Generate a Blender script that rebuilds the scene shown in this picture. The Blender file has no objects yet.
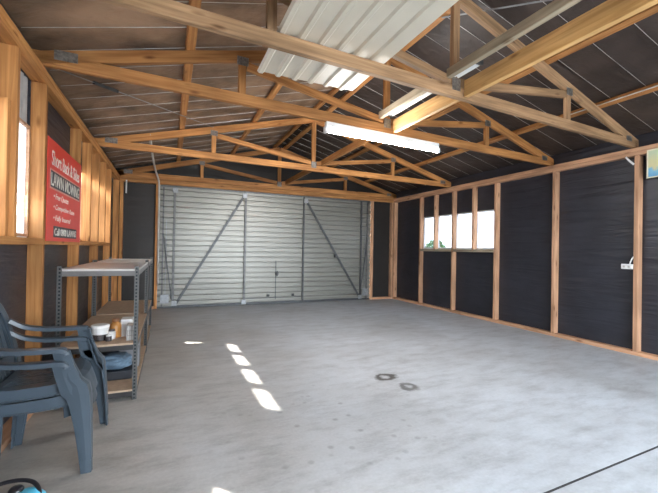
import bpy, bmesh, math, random
from mathutils import Vector, Matrix
random.seed(7)
SC = bpy.context.scene
COL = SC.collection
PI = math.pi

# ------------------------------------------------------------------ dimensions (metres)
XL, XR, YB = -0.827, 4.936, 7.45          # inner faces of the studs
SD = 0.09                                  # stud depth
OXL, OXR, OYB = XL - SD, XR + SD, YB + SD  # inner face of the building paper
YF = -1.5                                  # open end behind the camera
XC = 2.10                                  # ridge
PL = 2.31                                  # underside of the top plates
SL = 0.267                                 # roof slope
def chord_bottom(x): return 2.50 + SL * ((XC - abs(x - XC)) + 0.514)
def paper_z(x): return chord_bottom(x) + 0.098 + 0.047

# ------------------------------------------------------------------ material helpers
def new_mat(name):
    m = bpy.data.materials.new(name); m.use_nodes = True
    nt = m.node_tree
    return m, nt, nt.nodes, nt.links, nt.nodes['Principled BSDF']
def nd(N, t, **kw):
    n = N.new(t)
    for k, v in kw.items():
        if k in n.inputs: n.inputs[k].default_value = v
        else: setattr(n, k, v)
    return n
def ramp(N, stops):
    r = N.new('ShaderNodeValToRGB'); e = r.color_ramp.elements
    while len(e) < len(stops): e.new(0.5)
    for i, (p, c) in enumerate(stops):
        e[i].position = p; e[i].color = (*c, 1) if len(c) == 3 else c
    return r
def mathn(N, L, op, a, b=None, c=None):
    n = N.new('ShaderNodeMath'); n.operation = op
    for i, v in enumerate((a, b, c)):
        if v is None: continue
        if isinstance(v, (int, float)): n.inputs[i].default_value = v
        else: L.new(v, n.inputs[i])
    return n.outputs[0]
def mix(N, L, mode, fac, a, b):
    n = N.new('ShaderNodeMix'); n.data_type = 'RGBA'; n.blend_type = mode
    for i, v in ((0, fac), (6, a), (7, b)):
        if isinstance(v, (int, float)): n.inputs[i].default_value = v
        elif isinstance(v, tuple): n.inputs[i].default_value = (*v, 1)
        else: L.new(v, n.inputs[i])
    return n.outputs[2]
def coords(N, L, scale, kind='Object'):
    t = N.new('ShaderNodeTexCoord'); mp = N.new('ShaderNodeMapping')
    mp.inputs['Scale'].default_value = scale
    L.new(t.outputs[kind], mp.inputs['Vector'])
    return mp.outputs[0], t
def plain(name, col, rough=0.5, metal=0.0, var=0.12, scale=9.0, bump=0.0, spec=0.5):
    m, nt, N, L, b = new_mat(name)
    v, _ = coords(N, L, (1, 1, 1))
    n = nd(N, 'ShaderNodeTexNoise', Scale=scale, Detail=4.0); L.new(v, n.inputs['Vector'])
    lo = tuple(c * (1 - var) for c in col); hi = tuple(min(1, c * (1 + var)) for c in col)
    r = ramp(N, [(0.3, lo), (0.7, hi)]); L.new(n.outputs['Fac'], r.inputs[0])
    L.new(r.outputs[0], b.inputs['Base Color'])
    b.inputs['Roughness'].default_value = rough; b.inputs['Metallic'].default_value = metal
    b.inputs['Specular IOR Level'].default_value = spec
    if bump:
        bp = nd(N, 'ShaderNodeBump', Strength=bump, Distance=0.01)
        L.new(n.outputs['Fac'], bp.inputs['Height']); L.new(bp.outputs[0], b.inputs['Normal'])
    return m
def wood(name, dark, light, rough=0.6, rnd=0.16):
    """sawn pine, grain along the local X axis"""
    m, nt, N, L, b = new_mat(name)
    t = N.new('ShaderNodeTexCoord'); oi = N.new('ShaderNodeObjectInfo')
    off = N.new('ShaderNodeVectorMath'); off.operation = 'ADD'
    cmb = N.new('ShaderNodeCombineXYZ')
    for i in range(3): L.new(mathn(N, L, 'MULTIPLY', oi.outputs['Random'], 17.0 + 5 * i), cmb.inputs[i])
    L.new(t.outputs['Object'], off.inputs[0]); L.new(cmb.outputs[0], off.inputs[1])
    mp = N.new('ShaderNodeMapping'); mp.inputs['Scale'].default_value = (1.3, 26, 26)
    L.new(off.outputs[0], mp.inputs['Vector'])
    n = nd(N, 'ShaderNodeTexNoise', Scale=1.6, Detail=5.0, Distortion=0.6); L.new(mp.outputs[0], n.inputs['Vector'])
    r = ramp(N, [(0.25, dark), (0.72, light)]); L.new(n.outputs['Fac'], r.inputs[0])
    # broad weathering
    mp2 = N.new('ShaderNodeMapping'); mp2.inputs['Scale'].default_value = (1.4, 5, 5)
    L.new(off.outputs[0], mp2.inputs['Vector'])
    n2 = nd(N, 'ShaderNodeTexNoise', Scale=1.5, Detail=2.0); L.new(mp2.outputs[0], n2.inputs['Vector'])
    r2 = ramp(N, [(0.3, (0.58, 0.55, 0.52)), (0.65, (1.05, 1.03, 1.0))]); L.new(n2.outputs['Fac'], r2.inputs[0])
    c = mix(N, L, 'MULTIPLY', 0.8, r.outputs[0], r2.outputs[0])
    # knots
    mp3 = N.new('ShaderNodeMapping'); mp3.inputs['Scale'].default_value = (2.2, 7, 7)
    L.new(off.outputs[0], mp3.inputs['Vector'])
    vo = nd(N, 'ShaderNodeTexVoronoi', Scale=1.3); L.new(mp3.outputs[0], vo.inputs['Vector'])
    rk = ramp(N, [(0.05, (0.30, 0.20, 0.13)), (0.17, (1, 1, 1))]); L.new(vo.outputs['Distance'], rk.inputs[0])
    c = mix(N, L, 'MULTIPLY', 0.85, c, rk.outputs[0])
    hs = N.new('ShaderNodeHueSaturation')
    L.new(c, hs.inputs['Color'])
    L.new(mathn(N, L, 'MULTIPLY_ADD', oi.outputs['Random'], 2 * rnd, 1 - rnd), hs.inputs['Value'])
    L.new(hs.outputs[0], b.inputs['Base Color'])
    b.inputs['Roughness'].default_value = rough; b.inputs['Specular IOR Level'].default_value = 0.25
    bp = nd(N, 'ShaderNodeBump', Strength=0.25, Distance=0.004)
    L.new(n.outputs['Fac'], bp.inputs['Height']); L.new(bp.outputs[0], b.inputs['Normal'])
    return m
def paper(name, col, axis_scale, rough, strength, spec=0.5, blotch=0.25):
    """building paper: sheet with long shallow wrinkles"""
    m, nt, N, L, b = new_mat(name)
    v, t = coords(N, L, axis_scale)
    n = nd(N, 'ShaderNodeTexNoise', Scale=1.0, Detail=4.0, Distortion=0.5); L.new(v, n.inputs['Vector'])
    v2, _ = coords(N, L, (1.7, 1.7, 1.7))
    n2 = nd(N, 'ShaderNodeTexNoise', Scale=1.6, Detail=6.0); L.new(v2, n2.inputs['Vector'])
    r = ramp(N, [(0.3, tuple(c * (1 - blotch) for c in col)), (0.7, tuple(c * (1 + blotch) for c in col))])
    L.new(n2.outputs['Fac'], r.inputs[0]); L.new(r.outputs[0], b.inputs['Base Color'])
    b.inputs['Roughness'].default_value = rough; b.inputs['Specular IOR Level'].default_value = spec
    bp = nd(N, 'ShaderNodeBump', Strength=strength, Distance=0.03)
    L.new(n.outputs['Fac'], bp.inputs['Height']); L.new(bp.outputs[0], b.inputs['Normal'])
    return m
def emit(name, col, s):
    m, nt, N, L, b = new_mat(name)
    b.inputs['Base Color'].default_value = (*col, 1)
    b.inputs['Emission Color'].default_value = (*col, 1); b.inputs['Emission Strength'].default_value = s
    return m

PINE = wood('pine', (0.34, 0.135, 0.042), (0.64, 0.315, 0.112))
PINE_STUD = wood('stud_pine', (0.46, 0.245, 0.140), (0.68, 0.41, 0.255))
PINE_OLD = wood('weathered_pine', (0.19, 0.112, 0.060), (0.43, 0.265, 0.145))
PINE_GREY = wood('grey_timber', (0.34, 0.28, 0.195), (0.54, 0.46, 0.335))
PINE_GOLD = wood('golden_pine', (0.50, 0.27, 0.090), (0.74, 0.46, 0.195))
WALLPAPER = paper('black_building_paper', (0.025, 0.026, 0.035), (1.2, 1.2, 11), 0.40, 0.8)
BACKPAPER = paper('brown_black_paper', (0.017, 0.013, 0.011), (1.4, 1.4, 9), 0.5, 0.4)
ROOFPAPER_LIT = paper('lit_roof_underlay', (0.225, 0.140, 0.085), (7, 11, 7), 0.55, 0.5, 0.4, 0.6)  # same underlay on both slopes; this copy is coloured as the lit side
ROOFPAPER_SHADED = paper('shaded_roof_underlay', (0.050, 0.036, 0.030), (7, 11, 7), 0.5, 0.5, 0.4, 0.3)  # same underlay darkened, the slope's shade put into its colour
GALV = plain('galvanised_steel', (0.30, 0.31, 0.32), 0.42, 0.6, 0.18, 30)
DOORFRAME = plain('door_frame_steel', (0.13, 0.13, 0.13), 0.45, 0.4, 0.2, 18)
DARKSTEEL = plain('dull_steel', (0.085, 0.088, 0.092), 0.45, 0.6, 0.2, 18)
WIRE = plain('wire', (0.55, 0.53, 0.50), 0.4, 0.6)
WHITE = plain('white_plastic', (0.78, 0.78, 0.77), 0.4, 0, 0.04)
GREYCABLE = plain('grey_cable', (0.50, 0.47, 0.44), 0.5)
CLADDING = plain('grey_cladding', (0.46, 0.46, 0.45), 0.45, 0.3, 0.12, 14)
BLACK = plain('black_plastic', (0.012, 0.012, 0.015), 0.28)
OUTGROUND = plain('outside_gravel', (0.44, 0.415, 0.385), 0.9, 0, 0.3, 6)

def door_mat():
    m, nt, N, L, b = new_mat('door_steel')
    v, t = coords(N, L, (1, 1, 1))
    n = nd(N, 'ShaderNodeTexNoise', Scale=1.2, Detail=3.0); L.new(v, n.inputs['Vector'])
    r = ramp(N, [(0.3, (0.225, 0.218, 0.195)), (0.7, (0.265, 0.258, 0.23))]); L.new(n.outputs['Fac'], r.inputs[0])
    L.new(r.outputs[0], b.inputs['Base Color'])
    b.inputs['Roughness'].default_value = 0.36; b.inputs['Metallic'].default_value = 0.35
    return m
DOORSHEET = door_mat()

def concrete():
    m, nt, N, L, b = new_mat('concrete')
    v, t = coords(N, L, (1, 1, 1))
    big = nd(N, 'ShaderNodeTexNoise', Scale=0.75, Detail=7.0, Roughness=0.62); L.new(v, big.inputs['Vector'])
    r = ramp(N, [(0.28, (0.40, 0.40, 0.40)), (0.5, (0.52, 0.535, 0.555)), (0.74, (0.60, 0.625, 0.66))])
    L.new(big.outputs['Fac'], r.inputs[0])
    v2, _ = coords(N, L, (1.2, 3.2, 1))
    mid = nd(N, 'ShaderNodeTexNoise', Scale=2.4, Detail=8.0, Roughness=0.7); L.new(v2, mid.inputs['Vector'])
    r2 = ramp(N, [(0.3, (0.66, 0.645, 0.635)), (0.52, (1, 1, 1)), (0.75, (1.16, 1.17, 1.18))]); L.new(mid.outputs['Fac'], r2.inputs[0])
    c = mix(N, L, 'MULTIPLY', 0.85, r.outputs[0], r2.outputs[0])
    fine = nd(N, 'ShaderNodeTexNoise', Scale=55.0, Detail=3.0); L.new(v, fine.inputs['Vector'])
    r3 = ramp(N, [(0.3, (0.88, 0.88, 0.88)), (0.7, (1.06, 1.06, 1.06))]); L.new(fine.outputs['Fac'], r3.inputs[0])
    c = mix(N, L, 'MULTIPLY', 0.5, c, r3.outputs[0])
    # dusty tan dirt tracked along the side where the rack and chairs stand
    sep = N.new('ShaderNodeSeparateXYZ'); L.new(t.outputs['Object'], sep.inputs[0])
    dn = nd(N, 'ShaderNodeTexNoise', Scale=1.3, Detail=5.0); L.new(v, dn.inputs['Vector'])
    dx = mathn(N, L, 'ADD', sep.outputs[0], mathn(N, L, 'MULTIPLY', mathn(N, L, 'SUBTRACT', dn.outputs['Fac'], 0.5), 2.2))
    mr = nd(N, 'ShaderNodeMapRange'); L.new(dx, mr.inputs[0])
    for i, x in zip((1, 2, 3, 4), (-0.6, 1.5, 0.85, 0.0)): mr.inputs[i].default_value = x
    c = mix(N, L, 'MULTIPLY', mr.outputs[0], c, (0.80, 0.69, 0.57))
    # oily specks
    vo = nd(N, 'ShaderNodeTexVoronoi', Scale=9.0); L.new(v, vo.inputs['Vector'])
    sp = ramp(N, [(0.10, (1, 1, 1)), (0.22, (0, 0, 0))]); L.new(vo.outputs['Distance'], sp.inputs[0])
    pn = nd(N, 'ShaderNodeTexNoise', Scale=1.1, Detail=2.0); L.new(v, pn.inputs['Vector'])
    def near(cx, cy, r0, r1):
        d = N.new('ShaderNodeVectorMath'); d.operation = 'DISTANCE'
        L.new(t.outputs['Object'], d.inputs[0]); d.inputs[1].default_value = (cx, cy, 0)
        q = nd(N, 'ShaderNodeMapRange'); L.new(d.outputs['Value'], q.inputs[0])
        for i, x in zip((1, 2, 3, 4), (r0, r1, 1.0, 0.0)): q.inputs[i].default_value = x
        return q.outputs[0]
    area = near(1.05, 2.2, 0.2, 1.1)
    msk = mathn(N, L, 'MULTIPLY', mathn(N, L, 'MULTIPLY', sp.outputs[0], area), 0.5)
    c = mix(N, L, 'MULTIPLY', msk, c, (0.40, 0.38, 0.36))
    smudge = ramp(N, [(0.5, (0, 0, 0)), (0.66, (1, 1, 1))]); L.new(mid.outputs['Fac'], smudge.inputs[0])
    c = mix(N, L, 'MULTIPLY', mathn(N, L, 'MULTIPLY', mathn(N, L, 'MULTIPLY', smudge.outputs[0], near(1.0, 2.45, 0.1, 0.75)), 0.55), c, (0.5, 0.49, 0.48))
    # two ring-shaped oil marks
    wob = nd(N, 'ShaderNodeTexNoise', Scale=14.0, Detail=3.0); L.new(v, wob.inputs['Vector'])
    for cx, cy, rx, ry, ww, s in ((1.835, 2.86, 0.085, 0.068, 0.030, 1.0), (1.895, 2.585, 0.062, 0.075, 0.018, 0.8)):
        mp = N.new('ShaderNodeMapping'); mp.inputs['Location'].default_value = (-cx / rx, -cy / ry, 0)
        mp.inputs['Scale'].default_value = (1 / rx, 1 / ry, 0); L.new(t.outputs['Object'], mp.inputs['Vector'])
        ln = N.new('ShaderNodeVectorMath'); ln.operation = 'LENGTH'; L.new(mp.outputs[0], ln.inputs[0])
        d = mathn(N, L, 'ADD', ln.outputs['Value'], mathn(N, L, 'MULTIPLY', mathn(N, L, 'SUBTRACT', wob.outputs['Fac'], 0.5), 1.3))
        d = mathn(N, L, 'ABSOLUTE', mathn(N, L, 'SUBTRACT', d, 0.85))
        q = nd(N, 'ShaderNodeMapRange'); L.new(d, q.inputs[0])
        for i, x in zip((1, 2, 3, 4), (0.16, 0.62, s, 0.0)): q.inputs[i].default_value = x
        c = mix(N, L, 'MULTIPLY', q.outputs[0], c, (0.20, 0.18, 0.16))
    L.new(c, b.inputs['Base Color'])
    rr = ramp(N, [(0.3, (0.42,) * 3), (0.7, (0.62,) * 3)]); L.new(mid.outputs['Fac'], rr.inputs[0])
    L.new(rr.outputs[0], b.inputs['Roughness'])
    bp = nd(N, 'ShaderNodeBump', Strength=0.12, Distance=0.004)
    L.new(fine.outputs['Fac'], bp.inputs['Height']); L.new(bp.outputs[0], b.inputs['Normal'])
    return m
CONCRETE = concrete()

def clear_glass(name, tint):
    m = bpy.data.materials.new(name); m.use_nodes = True
    N = m.node_tree.nodes; L = m.node_tree.links; N.clear()
    o = N.new('ShaderNodeOutputMaterial'); tr = N.new('ShaderNodeBsdfTransparent'); gl = N.new('ShaderNodeBsdfGlossy')
    gl.inputs['Roughness'].default_value = 0.02; mx = N.new('ShaderNodeMixShader'); mx.inputs[0].default_value = 0.05
    tr.inputs[0].default_value = (*tint, 1)
    L.new(tr.outputs[0], mx.inputs[1]); L.new(gl.outputs[0], mx.inputs[2]); L.new(mx.outputs[0], o.inputs[0])
    return m
def frosted():
    m = bpy.data.materials.new('frosted_sun_mask'); m.use_nodes = True  # film added to hold back direct sun outside the clear gaps
    N = m.node_tree.nodes; L = m.node_tree.links; N.clear()
    o = N.new('ShaderNodeOutputMaterial'); tr = N.new('ShaderNodeBsdfTranslucent'); df = N.new('ShaderNodeBsdfDiffuse')
    n = N.new('ShaderNodeTexNoise'); n.inputs['Scale'].default_value = 3
    r = ramp(N, [(0.3, (0.50, 0.52, 0.55)), (0.7, (0.56, 0.58, 0.61))]); L.new(n.outputs['Fac'], r.inputs[0])
    L.new(r.outputs[0], tr.inputs[0]); L.new(r.outputs[0], df.inputs[0])
    mx = N.new('ShaderNodeMixShader'); mx.inputs[0].default_value = 0.2
    L.new(tr.outputs[0], mx.inputs[1]); L.new(df.outputs[0], mx.inputs[2]); L.new(mx.outputs[0], o.inputs[0])
    return m
GLASS, FROST = clear_glass('clear_glass', (0.97, 0.98, 0.98)), frosted()
DIMMING = clear_glass('dimming_glass', (0.42, 0.43, 0.45))  # tint added to dim the glow of the right window

# ------------------------------------------------------------------ object helpers
def put(name, bm, mat, parent=None, kind=None, smooth=False):
    me = bpy.data.meshes.new(name); bm.normal_update(); bm.to_mesh(me); bm.free()
    for m in (mat if isinstance(mat, (list, tuple)) else [mat]): me.materials.append(m)
    if smooth:
        for p in me.polygons: p.use_smooth = True
    o = bpy.data.objects.new(name, me); COL.objects.link(o)
    if parent: o.parent = parent
    if kind: o['kind'] = kind
    return o
def tag(o, label, cat, group=None):
    o['label'] = label; o['category'] = cat
    if group: o['group'] = group
    return o
def thing(name, label, cat, loc=(0, 0, 0), group=None, rotz=0):
    o = bpy.data.objects.new(name, None); COL.objects.link(o)
    o.location = loc; o.rotation_euler = (0, 0, rotz); o.empty_display_size = 0.1
    return tag(o, label, cat, group)
def box(bm, x0, x1, y0, y1, z0, z1, mi=0):
    v = [bm.verts.new(p) for p in ((x0, y0, z0), (x1, y0, z0), (x1, y1, z0), (x0, y1, z0), (x0, y0, z1), (x1, y0, z1), (x1, y1, z1), (x0, y1, z1))]
    fs = [bm.faces.new([v[i] for i in q]) for q in ((3, 2, 1, 0), (4, 5, 6, 7), (0, 1, 5, 4), (1, 2, 6, 5), (2, 3, 7, 6), (3, 0, 4, 7))]
    for f in fs: f.material_index = mi
    return fs
def bevel(bm, w, seg=1):
    bmesh.ops.bevel(bm, geom=list(bm.edges), offset=w, segments=seg, profile=0.7, affect='EDGES', clamp_overlap=True)
def boxbm(x0, x1, y0, y1, z0, z1, bev=0.0, seg=1):
    bm = bmesh.new(); box(bm, x0, x1, y0, y1, z0, z1)
    if bev: bevel(bm, bev, seg)
    return bm
def timber(name, p0, p1, w, d, mat, parent=None, side=(0, 1, 0), kind=None, bev=0.003):
    """a length of sawn timber from p0 to p1 (centre line); w = size along 'side', d = the other size.  Grain runs along local X."""
    p0, p1 = Vector(p0), Vector(p1); ax = (p1 - p0); ln = ax.length; ax.normalize()
    s = Vector(side); s = (s - ax * s.dot(ax)).normalized(); t = ax.cross(s)
    bm = boxbm(-ln / 2, ln / 2, -w / 2, w / 2, -d / 2, d / 2, bev)
    o = put(name, bm, mat, None, kind)
    M = Matrix((ax, s, t)).transposed().to_4x4(); M.translation = (p0 + p1) / 2
    if parent:
        o.parent = parent
        M = Matrix.Translation(-Vector(parent.location)) @ M
    o.location = M.to_translation(); o.rotation_euler = M.to_euler()
    return o
def sweep(bm, pts, prof, up=(0, 0, 1), close=True, cap=True, scales=None):
    """sweep a closed 2-D profile [(a, b)...] along pts; a runs along the side, b along the up direction"""
    pts = [Vector(p) for p in pts]; rings = []
    for i, p in enumerate(pts):
        tg = ((pts[min(i + 1, len(pts) - 1)] - pts[max(i - 1, 0)])).normalized()
        u = Vector(up); sd = tg.cross(u)
        if sd.length < 1e-4: sd = tg.cross(Vector((1, 0, 0)))
        sd.normalize(); u2 = sd.cross(tg).normalized()
        k = scales[i] if scales else 1.0
        rings.append([bm.verts.new(p + sd * a * k + u2 * b * k) for a, b in prof])
    n = len(prof)
    for a, b in zip(rings, rings[1:]):
        for i in range(n):
            bm.faces.new((a[i], a[(i + 1) % n], b[(i + 1) % n], b[i]))
    if cap:
        bm.faces.new(rings[0][::-1]); bm.faces.new(rings[-1])
    bmesh.ops.recalc_face_normals(bm, faces=list(bm.faces))
def circ(r, n=8): return [(r * math.cos(2 * PI * i / n), r * math.sin(2 * PI * i / n)) for i in range(n)]
def tube(bm, pts, r, n=8, up=(0, 0, 1)): sweep(bm, pts, circ(r, n), up)
def lathe(bm, prof, n=20, c=(0, 0, 0)):
    rings = []
    for r, z in prof:
        if r < 1e-5: rings.append([bm.verts.new((c[0], c[1], c[2] + z))])
        else: rings.append([bm.verts.new((c[0] + r * math.cos(2 * PI * i / n), c[1] + r * math.sin(2 * PI * i / n), c[2] + z)) for i in range(n)])
    for a, b in zip(rings, rings[1:]):
        for i in range(n):
            j = (i + 1) % n
            if len(a) == 1 and len(b) == 1: continue
            if len(a) == 1: bm.faces.new((a[0], b[j], b[i]))
            elif len(b) == 1: bm.faces.new((a[i], a[j], b[0]))
            else: bm.faces.new((a[i], a[j], b[j], b[i]))
    bmesh.ops.recalc_face_normals(bm, faces=list(bm.faces))
def smooth_curve(pts, per=6):
    """Catmull-Rom through pts"""
    P = [Vector(p) for p in pts]; out = []
    for i in range(len(P) - 1):
        a, b, c, d = P[max(i - 1, 0)], P[i], P[i + 1], P[min(i + 2, len(P) - 1)]
        for k in range(per):
            t = k / per
            out.append(0.5 * ((2 * b) + (c - a) * t + (2 * a - 5 * b + 4 * c - d) * t * t + (3 * b - a - 3 * c + d) * t ** 3))
    out.append(P[-1]); return out

# ================================================================== THE SETTING
# floor: two pours of concrete with an open control joint between them
bm = bmesh.new()
def slab(pts):
    top = [bm.verts.new((x, y, 0)) for x, y in pts]; bot = [bm.verts.new((x, y, -0.12)) for x, y in pts]
    bm.faces.new(top); bm.faces.new(bot[::-1]); n = len(pts)
    for i in range(n): bm.faces.new((top[i], bot[i], bot[(i + 1) % n], top[(i + 1) % n]))
jy = lambda x: 1.215 + 0.03 * (x - 2.2)
x0, x1 = OXL - 0.04, OXR + 0.04
slab([(x0, jy(x0) + .007), (x1, jy(x1) + .007), (x1, OYB + 0.06), (x0, OYB + 0.06)])
slab([(x0, YF - 0.3), (x1, YF - 0.3), (x1, jy(x1) - .007), (x0, jy(x0) - .007)])
bmesh.ops.recalc_face_normals(bm, faces=list(bm.faces))
fl = put('floor', bm, CONCRETE, None, 'structure')
bm = bmesh.new(); sweep(bm, [(XL, jy(XL), -.03), (2.0, jy(2.0), -.03), (XR, jy(XR), -.03)], [(-.0072, -.02), (.0072, -.02), (.0072, .0290), (-.0072, .0290)])
put('joint_dark_strip', bm, plain('joint_dark_strip', (0.035, 0.033, 0.032), 0.8), fl)  # dark strip added in the open joint, standing in for its shade
put('ground', boxbm(-40, 40, -40, 60, -0.30, -0.125), OUTGROUND, None, 'structure')

# ceiling: underlay on both slopes, slightly quilted between the support wires
WP = 0.31
def ceiling(name, xa, xb, mat):
    bm = bmesh.new(); ny, nx = 300, 8; y0, y1 = YF - 0.1, OYB + 0.10
    g = []
    for j in range(ny + 1):
        y = y0 + (y1 - y0) * j / ny; row = []
        for i in range(nx + 1):
            x = xa + (xb - xa) * i / nx
            row.append(bm.verts.new((x, y, paper_z(x) + 0.004 + 0.007 * abs(math.sin(PI * (y - 0.45) / WP)))))
        g.append(row)
    for j in range(ny):
        for i in range(nx): bm.faces.new((g[j][i], g[j][i + 1], g[j + 1][i + 1], g[j + 1][i]))
    r = bmesh.ops.extrude_face_region(bm, geom=list(bm.faces))
    for v in r['geom']:
        if isinstance(v, bmesh.types.BMVert): v.co.z += 0.012
    bmesh.ops.recalc_face_normals(bm, faces=list(bm.faces))
    return put(name, bm, mat, None, 'structure', True)
ceil_l = ceiling('ceiling_left', OXL - 0.35, XC + 0.001, ROOFPAPER_LIT)
ceil_r = ceiling('ceiling_right', XC - 0.001, OXR + 0.35, ROOFPAPER_SHADED)
k = 0
while 0.45 + WP * k < OYB:
    y = 0.45 + WP * k; k += 1
    for par, xa, xb in ((ceil_l, OXL + 0.02, XC - 0.01), (ceil_r, XC + 0.01, OXR - 0.02)):
        bm = bmesh.new()
        tube(bm, [(xa, y, paper_z(xa) + 0.001), ((xa + xb) / 2, y + 0.006, paper_z((xa + xb) / 2) - 0.003), (xb, y, paper_z(xb) + 0.001)], 0.0023, 5, (0, 1, 0))
        put('support_wire', bm, WIRE, par)

# ---- walls: building paper, with rectangular openings
def wall_x(name, x0, x1, ya, yb, ztop, holes, mat):
    """wall in a plane of constant x; holes = [(y0, y1, z0, z1)]"""
    bm = bmesh.new(); ys = sorted({ya, yb, *[h[0] for h in holes], *[h[1] for h in holes]})
    for a, b in zip(ys, ys[1:]):
        hs = [h for h in holes if h[0] <= a and h[1] >= b]
        z = 0.0
        for h in sorted(hs, key=lambda q: q[2]):
            box(bm, x0, x1, a, b, z, h[2]); z = h[3]
        box(bm, x0, x1, a, b, z, ztop)
    bmesh.ops.remove_doubles(bm, verts=list(bm.verts), dist=1e-5)
    return put(name, bm, mat, None, 'structure')
ZEAVE = paper_z(XL) + 0.005
WZ0, WZ1 = 1.20, 1.985                       # left windows
LW1 = (1.72, 3.195, WZ0, WZ1)                # by the chairs
LW2 = (4.355, 6.385, WZ0, WZ1)               # beyond the sign
RW = (4.47, 6.41, 1.205, 1.885)
CLADH = (LW1[0], LW1[1], WZ1 + 0.0, PL)      # paper left off above the first window: bare cladding
wall_l = wall_x('wall_left', OXL - 0.025, OXL, YF, OYB, ZEAVE, [(LW1[0], LW1[1], WZ0, PL), LW2], WALLPAPER)
wall_r = wall_x('wall_right', OXR, OXR + 0.025, YF, OYB, ZEAVE, [RW], WALLPAPER)
# bare corrugated cladding above the first window
def corrugated(bm, u0, u1, v0, v1, depth, pitch, fn, trap=True, thick=0.0):
    """profile runs along u; fn(u, v, h) -> point"""
    prof = []
    n = max(1, round((u1 - u0) / pitch)); p = (u1 - u0) / n
    for i in range(n):
        a = u0 + i * p
        prof += [(a, 0), (a + 0.18 * p, 0), (a + 0.27 * p, depth), (a + 0.91 * p, depth)] if trap == 'pan' else [(a, 0), (a + 0.10 * p, depth), (a + 0.30 * p, depth), (a + 0.40 * p, 0)] if trap else [(a, 0), (a + .25 * p, depth * .7), (a + .5 * p, depth), (a + .75 * p, depth * .7)]
    prof.append((u1, 0))
    A = [bm.verts.new(fn(u, v0, h)) for u, h in prof]; B = [bm.verts.new(fn(u, v1, h)) for u, h in prof]
    for i in range(len(prof) - 1): bm.faces.new((A[i], A[i + 1], B[i + 1], B[i]))
    bmesh.ops.recalc_face_normals(bm, faces=list(bm.faces))
    if thick: bmesh.ops.solidify(bm, geom=list(bm.faces), thickness=thick)
bm = bmesh.new()
corrugated(bm, LW1[0], LW1[1], WZ1, PL + 0.05, 0.016, 0.076, lambda u, v, h: (OXL - 0.022 + h, u, v), False, 0.002)
put('bare_cladding', bm, CLADDING, wall_l)
# back wall: paper beside and above the door opening, gable paper up to the roof
DX0, DX1, DZ = -0.185, 4.33, 2.31
def prism_y(bm, pts, y0, y1):
    a = [bm.verts.new((x, y0, z)) for x, z in pts]; b = [bm.verts.new((x, y1, z)) for x, z in pts]
    n = len(pts); bm.faces.new(a); bm.faces.new(b[::-1])
    for i in range(n): bm.faces.new((a[i], b[i], b[(i + 1) % n], a[(i + 1) % n]))
bm = bmesh.new()
prism_y(bm, [(OXL, 0), (DX0, 0), (DX0, DZ), (OXL, DZ)], OYB, OYB + 0.025)
prism_y(bm, [(DX1, 0), (OXR, 0), (OXR, DZ), (DX1, DZ)], OYB, OYB + 0.025)
prism_y(bm, [(OXL, DZ), (OXR, DZ), (OXR, ZEAVE), (XC, paper_z(XC) + .006), (OXL, ZEAVE)], OYB, OYB + 0.025)
bmesh.ops.recalc_face_normals(bm, faces=list(bm.faces))
wall_b = put('wall_back', bm, BACKPAPER, None, 'structure')
# wall behind the camera: a wide doorway standing open to daylight
bm = bmesh.new()
FO0, FO1, FOZ = 0.35, 4.75, 2.28
prism_y(bm, [(OXL, 0), (FO0, 0), (FO0, FOZ), (OXL, FOZ)], YF - 0.025, YF)
prism_y(bm, [(FO1, 0), (OXR, 0), (OXR, FOZ), (FO1, FOZ)], YF - 0.025, YF)
prism_y(bm, [(OXL, FOZ), (OXR, FOZ), (OXR, ZEAVE), (XC, paper_z(XC) + .006), (OXL, ZEAVE)], YF - 0.025, YF)
bmesh.ops.recalc_face_normals(bm, faces=list(bm.faces))
put('wall_front', bm, BACKPAPER, None, 'structure')

# ---- left wall framing
def vstud(par, x, y, z0, z1, mat=PINE_STUD, w=0.045, d=SD, along='y', name='stud'):
    side = (0, 1, 0) if along == 'y' else (1, 0, 0)
    return timber(name, (x, y, z0), (x, y, z1), w, d, mat, par, side)
xl = XL - SD / 2
timber('top_plate', (xl, YF, PL + 0.0235), (xl, OYB, PL + 0.0235), SD, 0.044, PINE, wall_l, (1, 0, 0))
timber('top_plate', (xl, YF, PL + 0.0705), (xl, OYB, PL + 0.0705), SD, 0.046, PINE, wall_l, (1, 0, 0))
timber('bottom_plate', (xl, YF, 0.0225), (xl, OYB, 0.0225), SD, 0.045, PINE_STUD, wall_l, (1, 0, 0))
LFULL = [0.65, 1.70, 3.222, 4.33, 5.40, 6.41, 7.35]
for y in LFULL: vstud(wall_l, xl, y, 0.045, PL, PINE)
for y in (2.20, 2.69, 4.88, 5.90): vstud(wall_l, xl, y, WZ0 - 0.0, PL, PINE)
for y in (2.64,): vstud(wall_l, xl - 0.012, y, WZ0, WZ1, PINE, 0.045, SD - 0.024, 'y', 'trimmer')
timber('window_sill', (xl + 0.004, 1.722, WZ0 - 0.0225), (xl + 0.004, 3.20, WZ0 - 0.0225), SD + 0.008, 0.045, PINE, wall_l, (1, 0, 0))
timber('window_sill', (xl + 0.004, 4.353, WZ0 - 0.0225), (xl + 0.004, 6.387, WZ0 - 0.0225), SD + 0.008, 0.045, PINE, wall_l, (1, 0, 0))
timber('nogging', (xl, 3.245, 1.18), (xl, 4.307, 1.18), SD - 0.002, 0.045, PINE, wall_l, (1, 0, 0))

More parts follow.
